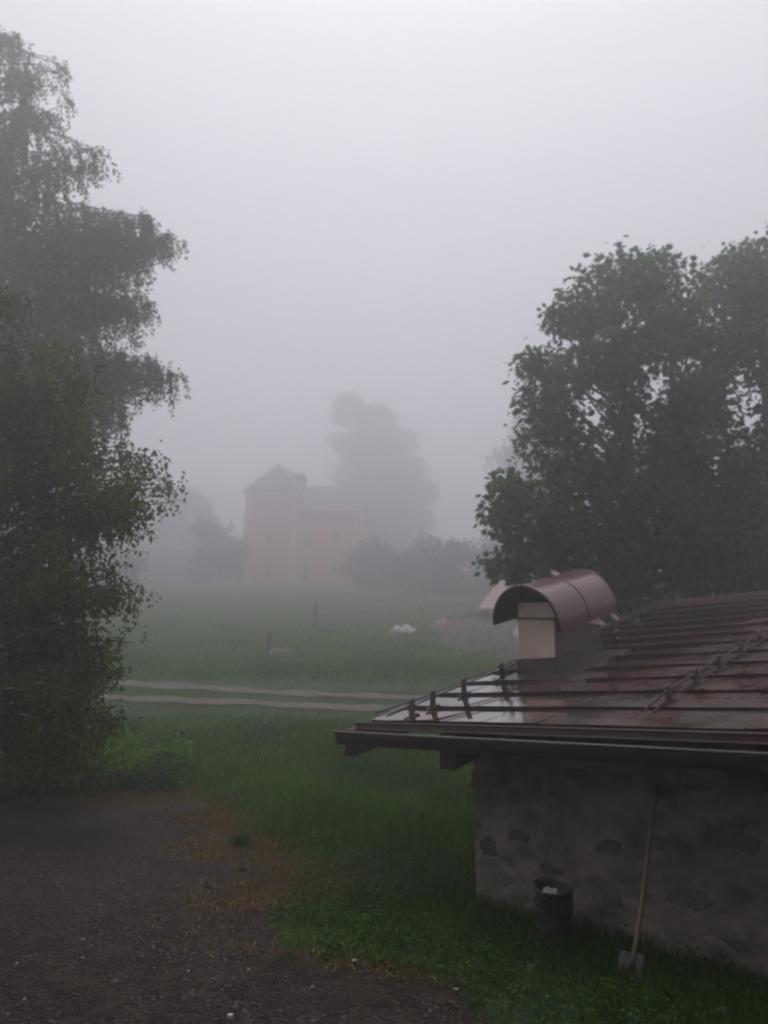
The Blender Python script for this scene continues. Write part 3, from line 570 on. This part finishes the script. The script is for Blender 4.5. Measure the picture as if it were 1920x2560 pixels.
# trees and bushes in the fog
def far_tree(name, label, px, D, clumps, n_per=110, lsz=.42, cat='tree', group=None, jit=1.6, tr=.25):
    p = at(px, 1500, D); return broad_tree(name, label, (p[0], D), D, clumps, F_FAR, None, n_per, lsz, jit=jit, trunk_r=tr, tmpl=RHOMB, cat=cat, group=group)
far_tree('tall_tree', 'tall rounded tree, a pale shape in the fog behind the red house', 940, 160, [(880, 1030, 38), (920, 1060, 50), (860, 1040, 30), (960, 1070, 45), (1000, 1110, 42), (900, 1120, 60), (970, 1150, 62), (1020, 1180, 42), (850, 1110, 26), (920, 1200, 70), (1000, 1230, 60), (1040, 1230, 32), (900, 1270, 60), (970, 1300, 70), (1030, 1300, 42), (940, 1370, 70), (1020, 1360, 42)], 60, .6, jit=5, tr=.6)
far_tree('tall_tree', 'faint tree in the fog just left of the maple crown', 1310, 105, [(1300, 1060, 34), (1320, 1110, 40), (1290, 1150, 40), (1330, 1190, 50), (1280, 1220, 36), (1300, 1280, 50), (1350, 1280, 50), (1260, 1310, 30)], 45, .5, jit=2.5, tr=.3)
far_tree('tall_tree', 'low faint tree in the fog right beside the near birch leaves', 450, 140, [(450, 1240, 36), (490, 1250, 40), (400, 1250, 40), (430, 1300, 50), (520, 1290, 24), (380, 1330, 50), (480, 1340, 40), (330, 1350, 50)], 50, .5, jit=2.5, tr=.3)
far_tree('round_bush', 'round grey bush to the left of the red house', 540, 102, [(520, 1320, 30), (550, 1340, 38), (580, 1370, 34), (520, 1380, 38), (560, 1410, 40), (500, 1430, 30), (590, 1420, 26)], 70, .4, 'bush', None, 1.2, .12)
for nm, lb, px, D, cl in [
    ('hedge_bush', 'long pale bush in the fog at the left end of the upper meadow', 330, 128, [(200, 1400, 50), (260, 1390, 50), (310, 1380, 46), (360, 1395, 46), (410, 1400, 46), (150, 1410, 50), (230, 1440, 46), (290, 1440, 46), (350, 1440, 46), (400, 1440, 46), (180, 1440, 46)]),
    ('hedge_bush', 'wide pale bush in the fog between the low faint tree and the round bush', 460, 120, [(430, 1400, 40), (470, 1390, 40), (510, 1400, 36), (440, 1440, 40), (490, 1440, 40), (540, 1440, 34), (390, 1430, 34)]),
    ('hedge_bush', 'grey-blue bush in the fog at the right foot of the red house', 930, 92, [(900, 1410, 36), (940, 1390, 44), (920, 1440, 44), (970, 1420, 40), (950, 1470, 44), (985, 1470, 36)]),
    ('hedge_bush', 'higher fog-grey bush with a pointed top, right of the one beside the red house', 1060, 86, [(1040, 1385, 44), (1075, 1350, 20), (1085, 1385, 42), (1020, 1430, 46), (1070, 1440, 50), (1040, 1490, 48), (1100, 1480, 46)]),
    ('hedge_bush', 'dark bush in the fog between the white sheeting and the red tarpaulin', 1140, 82, [(1130, 1380, 36), (1160, 1365, 24), (1170, 1400, 44), (1130, 1430, 48), (1180, 1460, 46), (1140, 1500, 42)]),
    ('hedge_bush', 'fog-grey bush at the left corner of the clay-roofed shed', 1225, 84, [(1210, 1385, 36), (1250, 1390, 36), (1230, 1430, 44), (1210, 1480, 40), (1260, 1470, 40)]),
    ('hedge_bush', 'faint dark bush low in the fog behind the near birch leaves', 330, 74, [(300, 1400, 34), (340, 1410, 22), (280, 1440, 46), (330, 1450, 30), (240, 1410, 40), (200, 1440, 44)])]:
    far_tree(nm, lb, px, D, cl, 60, .42, 'bush', 'bushes fading into the fog', 1.3, .08)

# ------------------------------------------------------------------ red house far up the meadow
DHs = 115.; pp = F/DHs
def px_m(px): return at(px, 1450, DHs)[0]
hb = at(735, 1466, DHs); hz = float(terr(hb[0], DHs))
house = empty('red_house', (hb[0], DHs, hz-.3), R(-8)); tag(house, 'red plastered house with a gabled wing and pale corners, half lost in the fog', 'house')
def zz(py): return at(735, py, DHs)[2]-(hz-.3)
W1, W2 = (735-600)/pp, (893-735)/pp; ze1, za1 = zz(1224), zz(1150); ze2, zr2 = zz(1278), zz(1198)
b_ = MB(); b_.prism([(-W1, -.8), (0, -.8), (0, ze1), (-W1, ze1)], -.8, 8.2)
b_.box((.0, .6, -.8), (W2, 9.4, ze2)); b_.prism([(.6, ze2), (9.4, ze2), (5, zr2-.05)], W2-.35, W2-.05, 0, 'x'); hw_ = b_.build('wall', M_PLASTER_R, house)
b_ = MB()
for u in (-W1-.04, -.72): b_ = MB(); b_.box((u, -.86, -.8), (u+.8, -.78, ze1-.3)); b_.build('corner_stones', M_PLASTER_W, hw_)
b_ = MB(); b_.box((-W1+.76, -.85, zz(1292)), (-.72, -.79, ze1-.1)); b_.build('upper_band', M_PLASTER_P, hw_)
b_ = MB(); b_.box((W2-.75, .53, -.8), (W2+.04, .62, ze2-.1)); b_.build('corner_stones', M_PLASTER_W, hw_)
b_ = MB(); ov = .55
xm = -W1*.47; zee = ze1-.3; q_ = [(-W1-ov, -1.4, zee), (ov, -1.4, zee), (ov, 8.8, zee), (-W1-ov, 8.8, zee), (xm, 1.4, za1), (xm+2.2, 6.4, za1-.5)]
b_.add(q_, [(0, 1, 4), (1, 2, 5, 4), (2, 3, 5), (3, 0, 4, 5), (3, 2, 1, 0)])
b_.hexa([(.05, .0, ze2-.3), (W2+.4, .0, ze2-.3), (W2-.1, 5, zr2), (.05, 5, zr2), (.05, .0, ze2-.08), (W2+.4, .0, ze2-.08), (W2-.1, 5, zr2+.22), (.05, 5, zr2+.22)])
b_.hexa([(.05, 10, ze2-.3), (W2+.4, 10, ze2-.3), (W2-.1, 5.01, zr2), (.05, 5.01, zr2), (.05, 10, ze2-.08), (W2+.4, 10, ze2-.08), (W2-.1, 5.01, zr2+.22), (.05, 5.01, zr2+.22)])
hr = b_.build('roof', M_SLATE, house)
b_ = MB(); b_.box((-1.5, 2.5, ze1), (.2, 4.6, zz(1172))); b_.build('chimney', M_SLATE, hr)
def window(px, y0, y1, w_px, yf, parent=hw_):
    x = px_m(px)-hb[0]; b_ = MB(); b_.box((x-w_px/2/pp, yf-.05, zz(y1)), (x+w_px/2/pp, yf+.02, zz(y0))); wn = b_.build('window', M_WIN, house)
    f_ = MB(); e = .10; x0, x1, z0, z1 = x-w_px/2/pp, x+w_px/2/pp, zz(y1), zz(y0)
    for q in ((x0-e, z0-e, x1+e, z0), (x0-e, z1, x1+e, z1+e), (x0-e, z0, x0, z1), (x1, z0, x1+e, z1)): f_.box((q[0], yf-.08, q[1]), (q[2], yf-.01, q[3]))
    f_.build('frame', M_PLASTER_W, wn)
for a_ in [(663, 1263, 1290, 16, -.8), (671, 1410, 1446, 16, -.8), (668, 1335, 1362, 14, -.8)]: window(*a_)
for a_ in [(764, 1334, 1366, 18, .6), (836, 1330, 1358, 18, .6), (764, 1410, 1455, 18, .6), (835, 1412, 1438, 20, .6), (800, 1334, 1360, 0.1, .6)][:4]: window(*a_)
# small lean-to left of the house
lt = at(590, 1425, 110); lz = float(terr(lt[0], 110)); le = empty('lean_to', (lt[0], 110, lz-.2)); tag(le, 'small pale lean-to shed at the left foot of the red house', 'shed')
b_ = MB(); b_.box((-1.5, 0, 0), (1.5, 3.6, 3.4)); b_.build('wall', M_PLASTER_W, le)
b_ = MB(); b_.hexa([(-1.8, -.3, 3.4), (1.8, -.3, 4.1), (1.8, 3.9, 4.6), (-1.8, 3.9, 3.9), (-1.8, -.3, 3.55), (1.8, -.3, 4.25), (1.8, 3.9, 4.75), (-1.8, 3.9, 4.05)]); b_.build('roof', M_SLATE, le)
b_ = MB(); b_.box((.2, -.04, .3), (1.1, .02, 2.6)); b_.build('door', M_WIN, le)

# clay-roofed shed behind the chimney
DS = 50.; s0 = at(1210, 1560, DS); sz = float(terr(s0[0], DS)); shd = empty('clay_roofed_shed', (s0[0], DS, sz-.2), R(-6)); tag(shd, 'shed with a new salmon clay-tile roof, partly hidden by the barrel-capped chimney', 'shed')
def zs_(py): return at(1210, py, DS)[2]-(sz-.2)
k_ = DS/F; ze = zs_(1522); zr = zs_(1385); sw_ = (1300-1200)*k_
b_ = MB(); b_.box((.3, .6, -.5), (10.6, 6.6, ze)); b_.build('wall', M_SHED, shd)
b_ = MB(); x0 = (1197-1210)*k_
b_.hexa([(x0, 0, ze-.1), (11, 0, ze-.1), (11, 3.6, zr), (x0+sw_, 3.6, zr), (x0, 0, ze+.05), (11, 0, ze+.05), (11, 3.6, zr+.15), (x0+sw_, 3.6, zr+.15)])
b_.hexa([(x0, 7.2, ze-.1), (11, 7.2, ze-.1), (11, 3.61, zr), (x0+sw_, 3.61, zr), (x0, 7.2, ze+.05), (11, 7.2, ze+.05), (11, 3.61, zr+.15), (x0+sw_, 3.61, zr+.15)])
b_.add([(x0, 0, ze+.03), (x0, 7.2, ze+.03), (x0+sw_, 3.6, zr+.13)], [(0, 1, 2)])
b_.build('roof', M_SALMON, shd)
b_ = MB(); b_.box((1.15, .53, -.3), (2.1, .61, ze-.25)); b_.build('door', M_POST, shd)

# heaps and small things on the meadow
def heap(name, label, px, py, wpx, hpx, mat_, cat, D, seed, lumps=5):
    g = G(px, py); D = float(g[1]); gz = float(terr(g[0], D)); r_ = random.Random(seed); k_ = D/F; o_ = empty(name, (g[0], D, gz))
    W_, H_ = wpx*k_/2, hpx*k_; nu, nv = 40, 16; cs = [(r_.uniform(-.75, .75), r_.uniform(-.3, .3), r_.uniform(.18, .38), r_.uniform(.5, 1)) for _ in range(lumps)]
    x_ = np.linspace(-1.1, 1.1, nu); y_ = np.linspace(-1, 1, nv); XX, YY = np.meshgrid(x_, y_); ZZ = np.zeros_like(XX)
    for cx, cy, s_, h_ in cs: ZZ = np.maximum(ZZ, h_*np.clip(1-((XX-cx)/(s_*1.3))**2-((YY-cy)/.6)**2, 0, 1)**.6)
    ZZ = ZZ*H_*.9-.06+.03*np.sin(XX*17+seed)*np.cos(YY*9); V = np.stack([XX*W_, YY*W_*.55, ZZ+terr(g[0]+XX*W_, D+YY*W_*.55)-gz], -1).reshape(-1, 3)
    i = np.arange(nv-1)[:, None]*nu+np.arange(nu-1)[None]; Fc = np.stack([i, i+1, i+nu+1, i+nu], -1).reshape(-1, 4)
    m_ = np_mesh(name, V, 4, mat_, None, faces=Fc); bpy.data.objects.remove(o_); m_.location = (g[0], D, gz); tag(m_, label, cat)
    m_.data.polygons.foreach_set('use_smooth', [True]*len(Fc)); return m_
heap('white_sheeting', 'crumpled white sheeting lying in the meadow below the dark bushes', 1008, 1578, 84, 24, M_WHITE, 'sheeting', 38.5, 3, 6)
heap('red_tarpaulin', 'red tarpaulin thrown over a heap left of the clay-roofed shed', 1130, 1572, 90, 44, M_REDTARP, 'tarpaulin', 38.8, 8, 4)
heap('pink_heap', 'low pale red heap close to the left side of the chimney', 1290, 1590, 70, 30, M_SALMON, 'heap', 37., 5, 3)
pg = G(672, 1632); pz = float(pg[2])
b_ = MB(); b_.hexa([(-.11, -.1, -.2), (.11, -.1, -.2), (.11, .1, -.2), (-.11, .1, -.2), (-.11, -.1, .68), (.10, -.1, .74), (.10, .1, .74), (-.11, .1, .68)]); b_.tube([(-.02, 0, .68), (-.02, 0, .92)], [.07, .05], 8)
o = b_.build('marker_post', M_POST, bevel=.01); o.location = (pg[0], pg[1], pz); tag(o, 'short dark post standing alone in the meadow above the track', 'post')
pg = G(704, 1634); pz = float(pg[2])
b_ = MB(); b_.box((-.5, -.35, -.1), (.45, .35, .12)); b_.box((-.3, -.42, .12), (.5, .3, .17)); o = b_.build('concrete_slab', M_CONC, bevel=.03); o.location = (pg[0], pg[1], pz); o.rotation_euler = (.03, .05, .2)
tag(o, 'pale concrete slab lying in the grass beside the dark post', 'slab')
pg = G(788, 1575); pz = float(pg[2]); b_ = MB(); b_.tube([(0, 0, -.2), (0, 0, 1.5)], .05, 8); b_.box((-.06, -.06, 1.5), (.06, .06, 1.56))
o = b_.build('fence_post', M_POST); o.location = (pg[0], pg[1], pz); tag(o, 'thin dark pole in the meadow below the red house', 'pole')

# ------------------------------------------------------------------ grass
def barn_mask(x, y):
    q = np.stack([x-O[0], y-O[1]], -1); u = q@E_[:2]; v_ = q@DH[:2]; return (u > .78) & (u < 8.6) & (v_ > VW-.02)
def grass(name, label, n_, ylo, yhi, hlo, hhi, wd, mat_, fn=None, tone=.45, lean=.35, xw=.62, power=1.0, sel=None, hfn=None):
    y = ylo+(yhi-ylo)*rng.random(n_)**power; x = (rng.random(n_)*2-1)*(y*xw+1.5)
    if sel is not None: x, y = sel(n_)
    k = ~barn_mask(x, y); 
    if fn is not None: k &= fn(x, y)
    x, y = x[k], y[k]; n_ = len(x); z = terr(x, y)-.02
    pt = .5+.5*np.sin(x*.9+1.7*np.sin(y*.5))*np.sin(y*.8+x*.3); p2 = .5+.5*np.sin(x*2.6+2*np.sin(y*1.1))*np.sin(y*2.2-x*.7); h = (hlo+(hhi-hlo)*rng.random(n_)**1.5)*(.55+.5*pt+.45*p2)*(1 if hfn is None else hfn(x, y))
    az = rng.random(n_)*6.283; sx, sy = np.cos(az), np.sin(az); la = rng.normal(0, 1, n_)*1.2+.6; ll = np.abs(rng.normal(0, lean, n_))*h; lx, ly = np.cos(la)*ll, np.sin(la)*ll
    w2 = wd*(.6+.8*rng.random(n_))*(1+y/40)
    B = np.stack([x, y, z], 1); S = np.stack([sx*w2, sy*w2, 0*w2], 1); M1 = B+np.stack([lx*.3, ly*.3, h*.55], 1); Tp = B+np.stack([lx, ly, h*(1-.25*(ll/h)**2)], 1)
    V = np.stack([B-S, B+S, M1+S*.7, Tp, M1-S*.7], 1)
    tint = np.clip(tone+.4*(pt-.5)+.25*(p2-.5)+rng.normal(0, .17, n_), 0, 1)
    o = np_mesh(name, V.reshape(-1, 3), 5, mat_, tint=tint); tag(o, label, 'grass', kind='stuff'); return o
def yardm(x, y): return inside(np.stack([x, y], 1), edge_poly)
def dist_line(x, y, L): return np.min(np.hypot(x[:, None]-L[None, ::2, 0], y[:, None]-L[None, ::2, 1]), 1)
_gx = np.arange(-16, 8, .15); _gy = np.arange(3, 18, .15); _X, _Y = np.meshgrid(_gx, _gy)
_d = np.min(np.hypot(_X.reshape(-1, 1)-edge[None, ::2, 0], _Y.reshape(-1, 1)-edge[None, ::2, 1]), 1).reshape(_X.shape)
def edge_dist(x, y):
    i = np.clip(((y-3)/.15).astype(int), 0, len(_gy)-1); j = np.clip(((x+16)/.15).astype(int), 0, len(_gx)-1)
    return np.where((x > 7.5) | (x < -15.5) | (y > 17.5), 3., _d[i, j])
def no_track(x, y):
    k = np.ones(len(x), bool); m_ = (y > 18) & (y < 30)
    if m_.any():
        d1 = np.minimum(dist_line(x[m_], y[m_], RUT1), dist_line(x[m_], y[m_], RUT2)); k[m_] = d1 > .22+.17*rng.normal(0, 1, len(d1))
    m2 = (y > 34) & (y < 60)
    if m2.any(): k[m2] &= ~inside(np.stack([x[m2], y[m2]], 1), np.vstack([P0, P1[::-1]])) | (rng.random(m2.sum()) < .35)
    return k & ~yardm(x, y)
grass('meadow_grass', 'tall wet green meadow grass between the yard and the track', 250000, 9.5, 24.5, .16, .46, .006, F_GRASS, no_track, power=.85, hfn=lambda x, y: (1-.86*np.clip((y-16.5)/4, 0, 1))*np.clip(.22+edge_dist(x, y)*.55, 0, 1))
grass('meadow_grass', 'fogged grass of the upper meadow beyond the track', 170000, 23.5, 120, .10, .26, .013, F_GRASS, no_track, power=1.7, tone=.5, hfn=lambda x, y: (1+.9*np.clip(1-np.abs(y-27.8)/1.3, 0, 1)+y/160)*(1-.8*np.clip((26.6-y)/1., 0, 1)))
grass('lawn_grass', 'short dark green grass around the foot of the barn wall', 170000, 4.3, 12, .06, .22, .0045, F_GRASS, lambda x, y: ~yardm(x, y) & (x > -2.5), tone=.35, xw=.62, hfn=lambda x, y: np.clip(.35+edge_dist(x, y)*.5, 0, 1))
EW = np.where((edge[:, 1] > G(706, 2268)[1]) & (edge[:, 0] > G(250, 1990)[0]), 1., .10); EW = EW/EW.sum()
def ey(n_):
    i_ = rng.choice(len(edge), n_, p=EW); off = np.abs(rng.normal(0, .5, n_)); p = edge[i_]; c0 = np.array([-4., 7.]); d_ = unit(c0-p)
    sel_ = off*np.where(rng.random(n_) < .35, -.7, 1); q = p+d_*sel_[:, None]+rng.normal(0, .06, (n_, 2)); return q[:, 0], q[:, 1]
grass('dry_grass', 'straw-coloured dead grass fringing the gravel yard', 110000, 0, 1, .02, .10, .006, F_DRY, lambda x, y: (np.sin(x*2.3+y)+np.sin(y*3.1-x*1.2)+rng.normal(0, .8, len(x)) > -.6), lean=1.6, sel=ey)
def yr(n_): y = 4.3+10*rng.random(n_); return (rng.random(n_)*2-1)*(y*.6+1), y
grass('yard_weeds', 'sparse short weeds and straw on the gravel yard', 22000, 0, 1, .012, .05, .004, F_DRY, lambda x, y: yardm(x, y) & (np.sin(x*1.3+.7*y)+np.sin(2.1*y-x)+rng.normal(0, .6, len(x)) > .6), lean=1.5, sel=yr)
# pale flower heads above the tall grass near the birches
fx = rng.uniform(-5.2, -1.6, 90); fy = rng.uniform(14.2, 18.5, 90); b_ = MB()
for x_, y_ in zip(fx, fy):
    z_ = float(terr(x_, y_)); h_ = random.uniform(.4, .62); r_ = random.uniform(.014, .028)
    b_.add([(x_+r_*math.cos(t_)*random.uniform(.7, 1.2), y_+r_*math.sin(t_), z_+h_+random.uniform(-.006, .006)) for t_ in np.linspace(0, 5.6, 7)]+[(x_, y_, z_+h_-.03)], [tuple(range(7))]+[(j, 7, (j+1) % 7) for j in range(7)])
    b_.tube([(x_, y_, z_), (x_+.02, y_, z_+h_-.02)], .003, 3, 1)
o = b_.build('meadow_flowers', [M_PAPER, F_GRASS]); tag(o, 'tiny pale flower heads above the tall grass beside the left birches', 'flowers', kind='stuff')
# broad-leaved weeds by the wall
def weeds(name, label, n_, fn, lsz, mat_=F_WEED, hmax=.16, per=9, box=(-1, 5, 4.3, 11)):
    x = rng.uniform(box[0], box[1], n_); y = rng.uniform(box[2], box[3], n_); k = ~barn_mask(x, y) & ~yardm(x, y) & fn(x, y); x, y = x[k], y[k]
    P = np.repeat(np.stack([x, y, terr(x, y)], 1), per, 0); m_ = len(P); a_ = rng.random(m_)*6.283; r_ = rng.random(m_)*.09; hh = np.repeat(rng.random(len(x)), per)
    P = P+np.stack([np.cos(a_)*r_, np.sin(a_)*r_, .02+rng.random(m_)*hmax*(.4+hh)], 1)
    D_ = np.stack([np.cos(a_), np.sin(a_), rng.normal(.15, .35, m_)], 1); N_ = np.array([0, 0, 1.])+rng.normal(0, .35, (m_, 3))
    o = leaves(name, P, D_, N_, lsz*rng.uniform(.5, 1.3, m_), OVAL, mat_, None, np.clip(rng.normal(.25, .2, m_)+.35*np.repeat(rng.random(len(x)) < .25, per), 0, 1), .25); tag(o, label, 'weeds', kind='stuff')
weeds('weeds', 'low broad-leaved weeds in front of the barn wall', 7500, lambda x, y: (np.sin(x*3+y*2)+np.sin(y*4.1-x)+rng.normal(0, .5, len(x))) > -.6, .030, hmax=.12)
# darker nettles at the foot of the near birch and by the wall corner
weeds('nettles', 'darker tall nettles at the foot of the left birch', 1500, lambda x, y: rng.random(len(x)) > .0, .10, F_GRASS, .6, 16, (-9, -3.6, 11.5, 15))
g = G(603, 2122); k = 260; a_ = rng.random(k)*6.283
V = leaves('grass_tuft', np.stack([g[0]+rng.normal(0, .05, k), g[1]+rng.normal(0, .05, k), terr(g[0], g[1])+0*a_], 1), np.stack([np.cos(a_)*.5, np.sin(a_)*.5, .6+rng.random(k)], 1), rng.normal(0, 1, (k, 3)), rng.uniform(.07, .2, k), np.array([(0, 0), (.05, .4), (0, 1.), (-.05, .4)]), F_WEED, None, rng.uniform(.1, .5, k), .3)
tag(V, 'single green grass tuft sprouting from the edge of the gravel yard', 'grass tuft')
gn = 7000; gyy = 4.3+8.5*rng.random(gn)**1.3; gxx = (rng.random(gn)*2-1)*(gyy*.58+.6); kk = yardm(gxx, gyy); gxx, gyy = gxx[kk], gyy[kk]; gn = len(gxx)
oc = np.array([(1, 0, 0), (0, 1, 0), (-1, 0, 0), (0, -1, 0), (0, 0, 1.), (0, 0, -1)]); of = np.array([(0, 1, 4), (1, 2, 4), (2, 3, 4), (3, 0, 4), (1, 0, 5), (2, 1, 5), (3, 2, 5), (0, 3, 5)])
sz2 = (.004+.012*rng.random(gn)**3)[:, None]*rng.uniform(.5, 1.4, (gn, 3))*np.array([1, 1, .6]); an = rng.random(gn)*6.28; ca, sa = np.cos(an)[:, None], np.sin(an)[:, None]
VV = oc[None]*sz2[:, None]; VV = np.stack([VV[..., 0]*ca-VV[..., 1]*sa, VV[..., 0]*sa+VV[..., 1]*ca, VV[..., 2]], -1)+np.stack([gxx, gyy, terr(gxx, gyy)+.024], 1)[:, None]
FF = (of[None]+6*np.arange(gn)[:, None, None]).reshape(-1, 3)
o = np_mesh('loose_stones', VV.reshape(-1, 3), 3, M_PEB, faces=FF, tint=np.repeat(rng.random(gn), 8)); tag(o, 'small loose stones strewn over the gravel yard', 'stones', kind='stuff')
# pale pebbles and scraps on the gravel
b_ = MB()
for (px, py, s_) in [(100, 2198, .012), (308, 2210, .014), (885, 2415, .035), (575, 2555, .03), (1140, 2487, .025), (620, 2435, .012), (205, 2405, .014), (250, 2270, .01), (40, 2420, .014), (545, 2140, .012), (400, 2330, .01), (780, 2480, .012), (60, 2510, .012), (690, 2250, .01), (470, 2440, .012)]:
    p = G(px, py); c_ = Vector((p[0], p[1], terr(p[0], p[1])+.03))
    s_ *= .6; vs = [c_+Vector((s_*random.uniform(.7, 1.3)*sx, s_*random.uniform(.6, 1.2)*sy, s_*.5*sz_)) for sz_ in (-1, 1) for sx, sy in ((-1, -1), (1, -1), (1, 1), (-1, 1))]
    b_.hexa(vs)
o = b_.build('pale_pebbles', M_PAPER); tag(o, 'scattered pale pebbles and scraps on the gravel yard', 'pebbles', kind='stuff')

# ------------------------------------------------------------------ the fog itself
b_ = MB(); b_.box((-162, -20, -1.5), (162, 252, 58)); 
m = bpy.data.materials.new('haze'); m.use_nodes = True; nn = m.node_tree; nn.nodes.clear()
vp = nn.nodes.new('ShaderNodeVolumePrincipled'); vp.inputs['Density'].default_value = .0132; vp.inputs['Color'].default_value = (.967, .948, .990, 1); vp.inputs['Anisotropy'].default_value = .76
mo = nn.nodes.new('ShaderNodeOutputMaterial'); nn.links.new(vp.outputs[0], mo.inputs['Volume'])
hz_ = b_.build('haze', m); tag(hz_, 'thick pale morning fog filling the whole valley', 'fog', kind='stuff')
